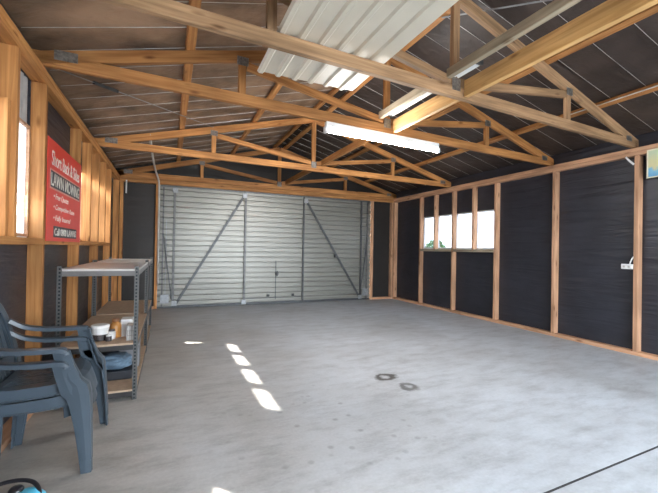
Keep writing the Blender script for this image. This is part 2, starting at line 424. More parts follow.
# ---- right wall framing
xr = XR + SD / 2
timber('top_plate', (xr, YF, PL + 0.0235), (xr, OYB, PL + 0.0235), SD, 0.044, PINE_STUD, wall_r, (1, 0, 0))
timber('top_plate', (xr, YF, PL + 0.0705), (xr, OYB, PL + 0.0705), SD, 0.046, PINE_STUD, wall_r, (1, 0, 0))
timber('bottom_plate', (xr, YF, 0.0225), (xr, OYB, 0.0225), SD, 0.045, PINE_STUD, wall_r, (1, 0, 0))
for y in (-0.55, 0.45, 1.45, 2.45, 3.44, 4.448, 5.445, 6.433, 7.42): vstud(wall_r, xr, y, 0.045, PL)
for y in (4.935, 5.96): vstud(wall_r, xr, y, 1.165, PL)
timber('window_sill', (xr + .002, 4.471, 1.18), (xr + .002, 5.422, 1.18), SD + .004, 0.05, PINE_GREY, wall_r, (1, 0, 0))
timber('window_sill', (xr + .002, 5.468, 1.18), (xr + .002, 6.410, 1.18), SD + .004, 0.05, PINE_GREY, wall_r, (1, 0, 0))

# ---- back wall framing
yb = YB + SD / 2
timber('lintel', (OXL + SD, yb, PL + 0.0235), (OXR - SD, yb, PL + 0.0235), SD, 0.044, PINE, wall_b, (0, 1, 0))
timber('lintel', (OXL + SD, yb, PL + 0.0705), (OXR - SD, yb, PL + 0.0705), SD, 0.046, PINE, wall_b, (0, 1, 0))
vstud(wall_b, XL + 0.026, yb, 0.045, PL, PINE, 0.05, SD, 'x')
vstud(wall_b, -0.222, yb, 0.0, PL, PINE, 0.05, SD, 'x', 'door_jamb')
vstud(wall_b, 4.365, yb, 0.0, PL, PINE_STUD, 0.05, SD, 'x', 'door_jamb')
vstud(wall_b, XR - 0.026, yb, 0.045, PL, PINE_STUD, 0.05, SD, 'x')
timber('bottom_plate', (XL, yb, 0.0225), (-0.247, yb, 0.0225), SD, 0.045, PINE_STUD, wall_b, (0, 1, 0))
timber('bottom_plate', (4.39, yb, 0.0225), (XR, yb, 0.0225), SD, 0.045, PINE_STUD, wall_b, (0, 1, 0))

# ---- windows
def yzquad(bm, x, pts, t=0.003):
    a = [bm.verts.new((x, y, z)) for y, z in pts]; b = [bm.verts.new((x - t, y, z)) for y, z in pts]
    n = len(pts); bm.faces.new(a); bm.faces.new(b[::-1])
    for i in range(n): bm.faces.new((a[i], b[i], b[(i + 1) % n], a[(i + 1) % n]))
    bmesh.ops.recalc_face_normals(bm, faces=list(bm.faces))
def frame_x(bm, xa, xb, y0, y1, z0, z1, w):
    box(bm, xa, xb, y0, y1, z0, z0 + w); box(bm, xa, xb, y0, y1, z1 - w, z1)
    box(bm, xa, xb, y0, y0 + w, z0 + w, z1 - w); box(bm, xa, xb, y1 - w, y1, z0 + w, z1 - w)
win_r = put('window_1', boxbm(OXR - 0.004, OXR + 0.03, RW[0], RW[1], RW[2] - 0.012, RW[2] + 0.006), WHITE, None, 'structure')
for a, b in ((4.47, 4.935), (4.935, 5.445), (5.445, 5.96), (5.96, 6.41)):
    bm = bmesh.new(); frame_x(bm, OXR - 0.002, OXR + 0.03, a, b, RW[2] + .006, RW[3], 0.022)
    put('window_frame', bm, WHITE, win_r)
    bm = bmesh.new(); yzquad(bm, OXR + 0.016, [(a + .02, RW[2] + .026), (b - .02, RW[2] + .026), (b - .02, RW[3] - .02), (a + .02, RW[3] - .02)])
    put('window_pane', bm, DIMMING, win_r)

# left windows: added frosted film masks the sun, clear gaps throw the floor patches
XG = OXL - 0.012
BAND = 1.862
KX, KY = 0.854, -0.985                       # sunlight: metres travelled in x and y per metre of fall
def through(fx, fy):                         # where the ray that reaches floor point (fx, fy) crosses the glass
    dz = (fx - XG) / KX
    return (fy - KY * dz, dz)
SUN_HOLE2 = [through(0.17, 4.80), through(0.53, 4.70), through(0.53, 4.655), through(0.17, 4.63)]  # holes shaped by tracing the wanted sun patches back to the glass
SUN_HOLE1 = [through(0.225, 1.84), through(0.35, 1.75), through(0.35, 1.46), through(0.225, 1.52)]
def film_with_hole(y0, y1, z0, z1, hole):
    """rectangle with a quadrilateral hole, built as a ring of faces"""
    bm = bmesh.new(); 
    cy = sum(p[0] for p in hole) / 4; cz = sum(p[1] for p in hole) / 4
    key = lambda p: math.atan2(p[1] - cz, p[0] - cy)
    H = sorted(hole, key=key)
    R = [(y0, z0), (y1, z0), (y1, z1), (y0, z1)]
    # pick the rotation that keeps the ring untwisted
    best = min(range(4), key=lambda s: sum((R[i][0] - H[(i + s) % 4][0]) ** 2 + (R[i][1] - H[(i + s) % 4][1]) ** 2 for i in range(4)))
    H = [H[(i + best) % 4] for i in range(4)]
    o = [bm.verts.new((XG, *p)) for p in R]; h = [bm.verts.new((XG, *p)) for p in H]
    for i in range(4): bm.faces.new((o[i], o[(i + 1) % 4], h[(i + 1) % 4], h[i]))
    bmesh.ops.recalc_face_normals(bm, faces=list(bm.faces))
    bmesh.ops.solidify(bm, geom=list(bm.faces), thickness=0.001)
    return bm
for nm, W, sun_hole, mull in (('window_2', LW1, SUN_HOLE1, (2.20, 2.69)), ('window_3', LW2, SUN_HOLE2, (4.88, 5.40, 5.90))):
    root = put(nm, boxbm(OXL - 0.03, OXL - 0.002, W[0], W[1], WZ0 - 0.004, WZ0 + 0.012), WHITE, None, 'structure')
    ys = [W[0], *mull, W[1]]
    for a, b in zip(ys, ys[1:]):
        bm = bmesh.new(); frame_x(bm, OXL - 0.025, OXL + 0.006, a + .001, b - .001, WZ0 + .012, WZ1, 0.02)
        put('window_frame', bm, PINE_STUD, root)
        top = WZ1 if nm == 'window_2' else BAND
        has = a <= sun_hole[0][0] <= b
        if has: bm = film_with_hole(a + .018, b - .018, WZ0 + .03, top - (.018 if top == WZ1 else 0), sun_hole)
        else:
            bm = bmesh.new(); yzquad(bm, XG, [(a + .018, WZ0 + .03), (b - .018, WZ0 + .03), (b - .018, top - (.018 if top == WZ1 else 0)), (a + .018, top - (.018 if top == WZ1 else 0))], 0.001)
        put('sun_mask_pane', bm, FROST, root)
        if top < WZ1:
            bm = bmesh.new(); yzquad(bm, XG, [(a + .018, top), (b - .018, top), (b - .018, WZ1 - .018), (a + .018, WZ1 - .018)], 0.001)
            put('clear_pane', bm, GLASS, root)

# ---- garage door (tilting door of ribbed steel on a tube frame)
door = put('door_1', boxbm(-0.195, 4.335, YB + 0.045, YB + 0.085, 0.001, 0.03), DARKSTEEL, None, 'structure')
bm = bmesh.new()
corrugated(bm, 0.028, 2.308, -0.196, 4.338, 0.030, 0.1036, lambda u, v, h: (v, YB + 0.078 - h, u), 'pan', 0.001)
put('ribbed_sheet', bm, DOORSHEET, door)
def dbar(name, p0, p1, w, d, mat): return timber(name, p0, p1, w, d, mat, door, (0, 1, 0), None, 0.002)
yd = YB + 0.03
for x, m in ((0.075, DOORFRAME), (1.405, DOORFRAME), (2.66, DARKSTEEL), (4.075, DARKSTEEL)):
    dbar('frame_upright', (x, yd, 0.03), (x, yd, 2.28), 0.03, 0.042 if m is DOORFRAME else 0.034, m)
dbar('frame_rail', (0.058, yd, 0.028), (4.09, yd, 0.028), 0.03, 0.04, DARKSTEEL)
dbar('frame_rail', (-0.165, yd + .008, 2.292), (4.305, yd + .008, 2.292), 0.03, 0.03, DOORFRAME)
dbar('diagonal_brace', (0.125, yd - 0.012, 0.07), (1.375, yd - 0.012, 2.22), 0.012, 0.045, DARKSTEEL)
dbar('diagonal_brace', (2.70, yd - 0.012, 2.22), (4.05, yd - 0.012, 0.07), 0.012, 0.045, DARKSTEEL)
for x, z in ((0.10, 0.09), (0.085, 2.22), (1.385, 2.215), (1.395, 0.06), (2.70, 2.20), (4.06, 0.075)):
    put('corner_plate', boxbm(x - .045, x + .045, yd - 0.0245, yd - 0.0185, z - .045, z + .045), GALV, door)
dbar('lock_rod', (2.06, YB + 0.047, 0.09), (2.06, YB + 0.047, 0.90), 0.012, 0.018, DARKSTEEL)
dbar('lock_rail', (1.43, YB + 0.047, 0.125), (2.64, YB + 0.047, 0.125), 0.012, 0.012, DARKSTEEL)
bm = boxbm(2.045, 2.115, YB + .015, YB + .045, 0.60, 0.66, 0.008); box(bm, 2.07, 2.085, YB - .02, YB + .02, 0.58, 0.69)
put('door_handle', bm, BLACK, door)
for x in (1.90, 2.44):
    put('door_latch', boxbm(x - .03, x + .03, YB + .02, YB + .045, 0.15, 0.20, 0.006), BLACK, door)
put('door_latch', boxbm(3.38, 3.42, YB - .01, YB + .02, 0.98, 1.05, 0.006), BLACK, door)
# side arms and springs
for x, s in ((-0.115, 1), (4.235, -1)):
    dbar('side_channel', (x, yd, 0.03), (x, yd, 2.27), 0.03, 0.026, DOORFRAME)
    pts = [(x + s * 0.055 + 0.016 * math.cos(i * 1.05), yd + 0.016 * math.sin(i * 1.05), 0.75 + 0.0038 * i) for i in range(150)]
    bm = bmesh.new(); tube(bm, pts, 0.0042, 5); put('spring', bm, GALV, door)
    dbar('spring_rod', (x + s * 0.055, yd, 0.12), (x + s * 0.055, yd, 0.76), 0.01, 0.01, GALV)
    dbar('spring_rod', (x + s * 0.055, yd, 1.31), (x + s * 0.055, yd, 1.65), 0.01, 0.01, GALV)
    dbar('pivot_arm', (x, yd - 0.015, 1.40), (x + s * 0.17, yd - 0.015, 0.16), 0.008, 0.02, DARKSTEEL)
    put('pivot_bracket', boxbm(x - .03 if s > 0 else x - .12, x + .12 if s > 0 else x + .03, yd - .03, yd - .02, .10, .26), GALV, door)

# ================================================================== ROOF TIMBERS
CB0, CD, CT = 2.412, 0.092, 0.045            # bottom chord underside, depth, thickness
def truss(y, label, mat, mat2, rz=0.0):
    t = thing('roof_truss', label, 'roof truss', (XC, y, CB0), 'roof trusses')
    zc = CB0 + CD / 2
    timber('bottom_chord', (OXL + 0.01, y, zc), (OXR - 0.01, y, zc), CT, CD, mat, t)
    for s in (-1, 1):
        xa, xb = XC + s * (XC - OXL - 0.02), XC
        n = math.sqrt(1 + SL * SL); off = 0.046 * n
        timber('top_chord', (xa, y, chord_bottom(xa) + off), (xb + s * 0.004, y, chord_bottom(xb) + off), CT, 0.092, mat, t)
        xq = XC + s * 1.55
        timber('vertical_post', (xq, y, CB0 + CD), (xq, y, chord_bottom(xq)), 0.041, 0.062, mat2, t)
        timber('web', (XC + s * 0.05, y, CB0 + CD + 0.035), (xq - s * 0.045, y, chord_bottom(xq) - 0.028), 0.042, 0.066, mat2, t)
    timber('king_post', (XC, y, CB0 + CD), (XC, y, chord_bottom(XC) + 0.03), 0.043, 0.068, mat2, t)
    pl = [(XC, CB0 + CD + .01, .09, .10), (XC - 1.55, chord_bottom(XC - 1.55), .10, .075), (XC + 1.55, chord_bottom(XC + 1.55), .10, .075),
          (XL + .12, CB0 + .085, .14, .07), (XR - .12, CB0 + .085, .12, .06)]
    for x, z, w, h in pl:
        put('nail_plate', boxbm(x - XC - w / 2, x - XC + w / 2, -CT / 2 - .003, -CT / 2 - .001, z - CB0 - h / 2, z - CB0 + h / 2), PLATE, t)
    t.rotation_euler.z = rz
    return t
PLATE = plain('nail_plate_steel', (0.24, 0.22, 0.20), 0.45, 0.7, 0.35, 60)
truss(2.32, 'weathered tan roof truss with the stored white ribbed sheet lying on it', PINE_OLD, PINE_OLD, 0.062)
truss(3.34, 'orange pine roof truss carrying the lit fluorescent tube under its bottom chord', PINE, PINE, 0.066)
truss(5.50, 'pine roof truss halfway between the lit tube and the garage door', PINE, PINE, 0.04)
truss(YB + 0.045, 'pine roof truss standing on the lintel directly above the garage door', PINE, PINE)
def purlin(x, label, y0, y1, mat=PINE):
    z = chord_bottom(x) + 0.095 + 0.0235
    p = timber('roof_purlin', (x, y0, z + 0.001), (x, y1, z + 0.001), 0.068, 0.045, mat, None, (1, 0, SL if x < XC else -SL))
    return tag(p, label, 'roof purlin', 'roof purlins')
purlin(0.125, 'pine purlin on the brown slope, lower of the two there, above the rack', YF, OYB)
purlin(1.127, 'pine purlin on the brown slope, running just past the stored white sheet', YF, OYB)
purlin(XC - 0.11, 'ridge purlin on the brown underlay side of the roof peak', YF, OYB)
purlin(XC + 0.11, 'ridge purlin on the shaded side of the roof peak', YF, OYB)
purlin(3.28, 'pine purlin on the shaded slope, higher of the two below the ridge', YF, OYB)
purlin(4.20, 'pine purlin on the shaded slope, closest to the black papered window wall', YF, OYB)
bm = bmesh.new(); zc = chord_bottom(4.16) + .098
tube(bm, [(4.158, -1.0, zc), (4.158, 0.8, zc), (4.158, 2.72, zc)], 0.0065, 6, (1, 0, 0))
tag(put('electrical_cable', bm, WHITE, None, None, True), 'thin white cable clipped along the purlin closest to the window wall', 'cable')
# blocking between the bottom chords along the middle of the roof
def blocking(x, y0, y1, z0, d, label, mat, w=0.045, name='blocking_beam'):
    return tag(timber(name, (x, y0, z0 + d / 2), (x, y1, z0 + d / 2), w, d, mat, None, (1, 0, 0)), label, 'beam', 'blocking beams between trusses')
h = CT / 2 + 0.001
blocking(2.195, 2.33 + h, 3.34 - 0.012, 2.425, 0.135, 'short golden beam between the weathered truss and the lit-tube truss', PINE_GOLD)
blocking(2.205, -0.9, 2.32 - h, 2.425, 0.135, 'long golden beam running overhead from the weathered truss toward the viewer', PINE_GOLD)
blocking(2.012, 2.32 + h, 3.34 - h, 2.545, 0.07, 'short grey beam beside the unlit tube fitting, between two trusses', PINE_GREY)
blocking(2.02, -0.9, 2.32 - h, 2.545, 0.07, 'long grey weathered beam running overhead beside the golden beam', PINE_GREY)
blocking(2.25, 3.27 + 0.15, 5.50 - h, 2.515, 0.09, 'pine runner on the bottom chords behind the lit fluorescent tube', PINE)
blocking(2.25, 5.51 + h, YB + 0.02, 2.515, 0.09, 'pine runner on the bottom chords ending above the garage door', PINE)

# steel strap braces under the underlay
def strap(label, p0, p1, blob=None):
    bm = bmesh.new(); sweep(bm, [p0, tuple((a + b) / 2 for a, b in zip(p0, p1)), p1], [(-.011, -.001), (.011, -.001), (.011, .001), (-.011, .001)])
    t = thing('strap_brace', label, 'strap brace', p0, 'steel strap braces')
    o = put('strap', bm, GALV, t); o.location = -Vector(p0)
    if blob:
        bm = bmesh.new(); tube(bm, [Vector(p0).lerp(Vector(p1), a) - Vector(p0) for a in blob], 0.016, 8); put('tensioner', bm, DARKSTEEL, t)
dz = 0.012
strap('steel strap with dark tensioner across the brown underlay above the rack', (-0.80, 3.42, chord_bottom(-0.80) + .085), (0.56, 5.45, chord_bottom(0.56) + .085), (0.13, 0.24))
strap('steel strap across the shaded underlay close to the roof peak', (2.20, 2.60, chord_bottom(2.2) + .085), (2.85, 1.66, chord_bottom(2.85) + .085))

# white ribbed sheet stored on the trusses
WHITESHEET = plain('white_ribbed_steel', (0.64, 0.575, 0.46), 0.4, 0.0, 0.05, 4)
bm = bmesh.new(); SY0, SY1 = 0.25, 2.79
corrugated(bm, 0.590, 1.41, SY0 - SY0, SY1 - SY0, -0.015, 0.128, lambda u, v, hh: (u - 1.2, v, hh + 0.015), True, 0.001)
sh = put('ribbed_roof_sheet', bm, WHITESHEET); sh.location = (1.2, SY0, CB0 + CD + 0.002)
tag(sh, 'white ribbed metal sheet stored flat on the weathered truss overhead', 'roof sheet')

# lights
t = thing('fluorescent_light', 'lit white fluorescent batten under a truss in the middle of the garage', 'light', (2.11, 3.215, CB0))
put('batten_body', boxbm(-.735, .735, -.022, .022, -0.055, 0.0, 0.006), WHITE, t)
TUBE = emit('lit_tube', (1.0, 0.985, 0.96), 32.0)
bm = bmesh.new(); tube(bm, [(-.715, 0, -.080), (0, 0, -.080), (.715, 0, -.080)], 0.024, 12); put('lit_tube', bm, TUBE, t, None, True)
for s in (-1, 1):
    put('end_cap', boxbm(s * .73 - .018, s * .73 + .018, -.024, .024, -.112, -.05, .006), WHITE, t)
t.location.y = 3.341; t.rotation_euler.z = 0.066
t = thing('unlit_light_fitting', 'unlit twin tube light fitting between the golden and grey overhead beams', 'light', (2.095, 2.66, 2.565))
put('fitting_body', boxbm(-.022, .040, -.60, .60, .030, .060, .006), GALV, t)
TUBEOFF = plain('unlit_tube', (0.74, 0.73, 0.72), 0.25, 0, 0.03)
for x in (-.008, .026):
    bm = bmesh.new(); tube(bm, [(x, -.585, .016), (x, 0, .016), (x, .585, .016)], 0.0125, 10); put('tube', bm, TUBEOFF, t, None, True)
for s in (-1, 1): put('end_cap', boxbm(-.024, .042, s * .60 - .010, s * .60 + .010, .0, .062, .004), DARKSTEEL, t)

# conduit down the door jamb
bm = bmesh.new()
pts = smooth_curve([(-0.26, 5.40, 2.66), (-0.262, 5.45, 2.60), (-0.262, 5.9, 2.555), (-0.262, 6.6, 2.53), (-0.25, 7.2, 2.50), (-0.215, 7.425, 2.41), (-0.195, 7.432, 2.2), (-0.19, 7.432, 1.2), (-0.185, 7.432, 0.45)], 6)
tube(bm, pts, 0.016, 8, (1, 0, 0))
tag(put('electrical_conduit', bm, GREYCABLE, None, None, True), 'grey conduit running from the roof down the garage door jamb', 'conduit')
bm = bmesh.new(); tube(bm, [(-0.727, YB - .012, 2.335), (-0.727, YB - .014, 2.22), (-0.729, YB - .012, 2.10)], 0.012, 8, (0, 1, 0))
tag(put('hanging_strip', bm, WHITE), 'short white strip hanging from the lintel beside the garage door', 'strip')

# right wall: outlet and poster
t = thing('power_outlet', 'white power outlet with a short cable on the black papered wall stud', 'power outlet', (XR + 0.02, 2.53, 1.02))
put('outlet_box', boxbm(-.03, .012, -.055, .065, -.030, .030, .006), WHITE, t)
put('switch', boxbm(-.036, -.029, -.03, -.008, -.012, .012, .002), GREYCABLE, t)
put('switch', boxbm(-.036, -.029, .02, .042, -.012, .012, .002), GREYCABLE, t)
bm = bmesh.new(); tube(bm, smooth_curve([(-.01, -.018, .025), (-.012, -.028, .06), (-.01, -.045, .10), (.0, -.057, .12)], 4), 0.008, 6, (1, 0, 0))
put('cable', bm, WHITE, t, None, True)
def poster_mat():
    m, nt, N, L, b = new_mat('poster_print')
    t = N.new('ShaderNodeTexCoord'); sep = N.new('ShaderNodeSeparateXYZ'); L.new(t.outputs['Object'], sep.inputs[0])
    n = nd(N, 'ShaderNodeTexNoise', Scale=9.0, Detail=3.0); L.new(t.outputs['Object'], n.inputs['Vector'])
    f = mathn(N, L, 'ADD', mathn(N, L, 'MULTIPLY', sep.outputs[2], 3.1), mathn(N, L, 'MULTIPLY', mathn(N, L, 'SUBTRACT', n.outputs['Fac'], 0.5), 0.55))
    r = ramp(N, [(0.10, (0.10, 0.33, 0.55)), (0.33, (0.16, 0.42, 0.60)), (0.42, (0.62, 0.56, 0.30)), (0.60, (0.60, 0.58, 0.32)), (0.82, (0.52, 0.60, 0.42))])
    L.new(f, r.inputs[0]); L.new(r.outputs[0], b.inputs['Base Color']); b.inputs['Roughness'].default_value = 0.4
    return m
t = thing('wall_poster', 'yellow and blue picture pinned high on the black papered wall', 'poster', (XR - 0.004, 2.10, 2.025))
put('picture', boxbm(0, .002, -.235, .235, .012, .308), poster_mat(), t)
bm = bmesh.new(); frame_x(bm, -.002, .003, -.25, .25, 0, .32, 0.014); put('border', bm, plain('cream_border', (0.72, 0.68, 0.50), 0.5), t)
bm = bmesh.new(); sweep(bm, [(XR - .003, 2.56, PL + 0.004), (XR - .003, 2.52, PL - .05), (XR - .003, 2.475, PL - .10)], [(-.010, -.001), (.010, -.001), (.010, .001), (-.010, .001)], (1, 0, 0))
tag(put('fixing_strap', bm, WHITE), 'short pale strap at the top of the stud beside the poster', 'strap')

# ================================================================== SIGN
RED = plain('sign_red', (0.74, 0.062, 0.045), 0.4, 0, 0.06, 3)
INK = plain('sign_black', (0.03, 0.028, 0.03), 0.4); PALE = plain('sign_white', (0.83, 0.80, 0.72), 0.4, 0, 0.03)
PINK = plain('sign_pink', (0.72, 0.36, 0.30), 0.4, 0, 0.03)
SY, SZ, SW, SH = 3.25, 1.185, 1.085, 0.765
sg = thing('advertising_sign', 'red lawn mowing sign with white and black lettering on the timber studs', 'sign', (XL + 0.001, SY, SZ))
put('sign_board', boxbm(0, .004, 0, SW, 0, SH), RED, sg)
def sign_rect(name, y0, y1, z0, z1, x, mat): return put(name, boxbm(x - .001, x, y0, y1, z0, z1), mat, sg)
def sign_text(s, y0, z0, hgt, width, mat, x, shear=0.0, bold=0.0):
    def raw(txt):
        cu = bpy.data.curves.new('lettering', 'FONT'); cu.body = txt; cu.size = 1; cu.extrude = 0.0; cu.shear = shear; cu.offset = bold
        ob = bpy.data.objects.new('tmp_lettering', cu); COL.objects.link(ob)
        me = bpy.data.meshes.new_from_object(ob.evaluated_get(bpy.context.evaluated_depsgraph_get()))
        bpy.data.objects.remove(ob); return me
    def ext(me): 
        xs = [v.co.x for v in me.vertices]; ys = [v.co.y for v in me.vertices]
        return min(xs), max(xs), min(ys), max(ys)
    X0, X1, Y0, Y1 = ext(raw(s)); sx = width / (X1 - X0); sy = hgt / (Y1 - Y0)
    pre = ''
    for wd in s.split(' '):                    # one mesh per word
        pre = (pre + ' ' + wd) if pre else wd
        end = ext(raw(pre))[1]; me = raw(wd); e = ext(me); sh = end - e[1]
        for v in me.vertices: v.co = Vector((x, y0 + (v.co.x + sh - X0) * sx, z0 + (v.co.y - Y0) * sy))
        b2 = bmesh.new(); b2.from_mesh(me)
        q = bmesh.ops.extrude_face_region(b2, geom=list(b2.faces))
        for v in q['geom']:
            if isinstance(v, bmesh.types.BMVert): v.co.x += 0.0012
        bmesh.ops.recalc_face_normals(b2, faces=list(b2.faces))
        put('lettering', b2, mat, sg)
sign_text('Short Back & Sides', .10, .575, .115, .90, PALE, .0045, 0.0, 0.012)
sign_rect('heading_border', .06, 1.03, .395, .545, .0050, PINK)
sign_rect('heading_panel', .075, 1.015, .408, .532, .0060, INK)
sign_text('LAWN MOWING', .090, .42, .10, .91, PALE, .0062, 0.0, 0.010)
for i, s in enumerate(('\u2022 Free Quotes', '\u2022 Competitive Rates', '\u2022 Fully Insured')):
    sign_text(s, .17, .318 - .085 * i, .055, (.44, .66, .52)[i], PALE, .0045, 0.25)
sign_rect('phone_panel', .18, .93, .030, .118, .0050, INK)
sign_text('Call 0800 LAWNS', .205, .045, .058, .70, PALE, .0052, 0.0, 0.01)

# ================================================================== SHELVING RACKS
def rack_post_mat():
    m, nt, N, L, b = new_mat('slotted_steel')
    t = N.new('ShaderNodeTexCoord'); sep = N.new('ShaderNodeSeparateXYZ'); L.new(t.outputs['Object'], sep.inputs[0])
    fz = mathn(N, L, 'FRACT', mathn(N, L, 'MULTIPLY', sep.outputs[2], 38.0))
    a = mathn(N, L, 'LESS_THAN', mathn(N, L, 'ABSOLUTE', mathn(N, L, 'SUBTRACT', fz, 0.5)), 0.27)
    def hole(o): return mathn(N, L, 'LESS_THAN', mathn(N, L, 'ABSOLUTE', mathn(N, L, 'SUBTRACT', mathn(N, L, 'ABSOLUTE', o), 0.0165)), 0.006)
    hh = mathn(N, L, 'MULTIPLY', a, mathn(N, L, 'MAXIMUM', hole(sep.outputs[0]), hole(sep.outputs[1])))
    c = mix(N, L, 'MIX', hh, (0.10, 0.097, 0.095), (0.004, 0.012, 0.014)); L.new(c, b.inputs['Base Color'])
    b.inputs['Roughness'].default_value = 0.4; b.inputs['Metallic'].default_value = 0.3
    return m
POST = rack_post_mat()
BEAMTOP = plain('pale_beam_steel', (0.15, 0.14, 0.135), 0.4, 0.3, 0.1)
BEAM = plain('rack_beam_steel', (0.045, 0.042, 0.042), 0.4, 0.3, 0.2)
MDF = plain('particle_board', (0.44, 0.31, 0.21), 0.55, 0, 0.14, 25)
MDFTOP = plain('pale_top_board', (0.50, 0.46, 0.42), 0.35, 0, 0.06, 8)  # top shelf board, paler than the shelves below
RW_, RH_ = 0.515, 0.995
def rack(y, label, RL_):
    r = thing('shelving_rack', label, 'shelving rack', (-0.722, y, 0), 'boltless shelving racks')
    def part(name, x0, x1, y0, y1, z0, z1, m, bev=0.0):
        o = put(name, boxbm(x0, x1, y0, y1, z0, z1, bev), m, r); return o
    for sx in (0, 1):
        for sy in (0, 1):
            b2 = bmesh.new()
            # angle section with the corner outside
            w, tk = 0.030, 0.0025
            box(b2, 0, w, 0, tk, 0, RH_ + .012); box(b2, 0, tk, tk, w, 0, RH_ + .012)
            if sx: bmesh.ops.scale(b2, vec=(-1, 1, 1), verts=list(b2.verts))
            if sy: bmesh.ops.scale(b2, vec=(1, -1, 1), verts=list(b2.verts))
            bmesh.ops.recalc_face_normals(b2, faces=list(b2.faces))
            o = put('rack_post', b2, POST, r); o.location = (sx * RW_, sy * RL_, 0)
    for zt, m in ((0.078, MDF), (0.428, MDF), (0.985, MDFTOP)):
        part('shelf_board', .004, RW_ - .004, .004, RL_ - .004, zt - .014, zt, m)
        for yy in (.003, RL_ - .015):
            part('shelf_beam', .004, RW_ - .004, yy, yy + .012, zt - .052, zt - .0145, BEAM if zt < .9 else BEAMTOP)
        for xx in (.003, RW_ - .015):
            part('shelf_beam', xx, xx + .012, .016, RL_ - .016, zt - .052, zt - .0145, BEAM if zt < .9 else BEAMTOP)
    return r
rack(3.118, 'steel and board shelving rack holding the jars and bottles, behind the chairs', 1.325)
rack(4.500, 'empty steel and board shelving rack between the loaded rack and garage door', 1.055)

# things on the loaded rack
CLEAR = plain('cloudy_plastic', (0.66, 0.64, 0.62), 0.25); DARKSTUFF = plain('dark_screws', (0.06, 0.05, 0.05), 0.5, 0.3, 0.5, 60)
AMBER = plain('amber_plastic', (0.50, 0.22, 0.055), 0.3, 0, 0.2); CARD = plain('white_card', (0.75, 0.73, 0.70), 0.6, 0, 0.05)
ZS = 0.428
t = thing('storage_tub', 'cloudy white tub with dark contents on the loaded rack shelf', 'tub', (-0.478, 3.30, ZS))
bm = bmesh.new(); lathe(bm, [(0, 0), (.050, 0), (.053, .01), (.055, .048), (0, .048)], 18); put('contents', bm, DARKSTUFF, t, None, False)
bm = bmesh.new(); lathe(bm, [(.054, .046), (.058, .05), (.060, .098), (.0, .098)], 18); put('tub_wall', bm, CLEAR, t, None, False)
bm = bmesh.new(); lathe(bm, [(.0, .098), (.064, .098), (.064, .113), (.058, .118), (0, .119)], 18); put('lid', bm, CARD, t)
jars = [(-0.405, 3.31, 0.030, 0.075, 'small grey jar on the loaded rack shelf, touching distance from the cloudy tub', CLEAR, DARKSTUFF),
        (-0.415, 3.245, 0.022, 0.045, 'short dark pot in front of the small grey jar on the rack', DARKSTUFF, CLEAR)]
for x, y, r0, hh, lab, m, m2 in jars:
    t = thing('small_jar', lab, 'jar', (x, y, ZS), 'small jars on the rack shelf')
    bm = bmesh.new(); lathe(bm, [(0, 0), (r0, 0), (r0, hh * .75), (r0 * .8, hh * .82), (0, hh * .82)], 14); put('jar_body', bm, m, t)
    bm = bmesh.new(); lathe(bm, [(0, hh * .82), (r0 * .85, hh * .82), (r0 * .85, hh), (0, hh)], 14); put('lid', bm, m2, t)
t = thing('amber_bottle', 'amber brown bottle standing between the jars and the white boxes', 'bottle', (-0.382, 3.36, ZS))
bm = bmesh.new(); lathe(bm, [(0, 0), (.038, 0), (.042, .006), (.042, .090), (.036, .108), (.024, .120), (.022, .126), (0, .126)], 18); put('bottle_body', bm, AMBER, t, None, True)
bm = bmesh.new(); lathe(bm, [(0, .126), (.026, .126), (.026, .150), (0, .150)], 14); put('cap', bm, plain('brown_cap', (0.25, 0.10, 0.04), 0.4), t)
t = thing('card_box', 'plain white card box beside the amber bottle', 'box', (-0.306, 3.42, ZS))
put('carton', boxbm(-.04, .04, -.06, .06, 0, .135, .003), CARD, t)
put('lid_flap', boxbm(-.041, .041, -.061, .061, .118, .137, .002), WHITE, t)
t = thing('wire_basket', 'white gridded basket box at the rack post', 'basket', (-0.262, 3.26, ZS))
put('inner_carton', boxbm(-.022, .022, -.06, .06, .004, .112), CARD, t)
bm = bmesh.new()
for z in (0.004, .04, .076, .115): 
    for yy in (-.066, .066): box(bm, -.028, .028, yy - .002, yy + .002, z - .002, z + .002)
    for xx in (-.028, .028): box(bm, xx - .002, xx + .002, -.066, .066, z - .002, z + .002)
for xx in (-.028, -.009, .009, .028):
    for yy in (-.066, .066): box(bm, xx - .002, xx + .002, yy - .002, yy + .002, .0, .117)
for yy in (-.03, .0, .03):
    for xx in (-.028, .028): box(bm, xx - .002, xx + .002, yy - .002, yy + .002, .0, .117)
put('wire_grid', bm, GREYCABLE, t)
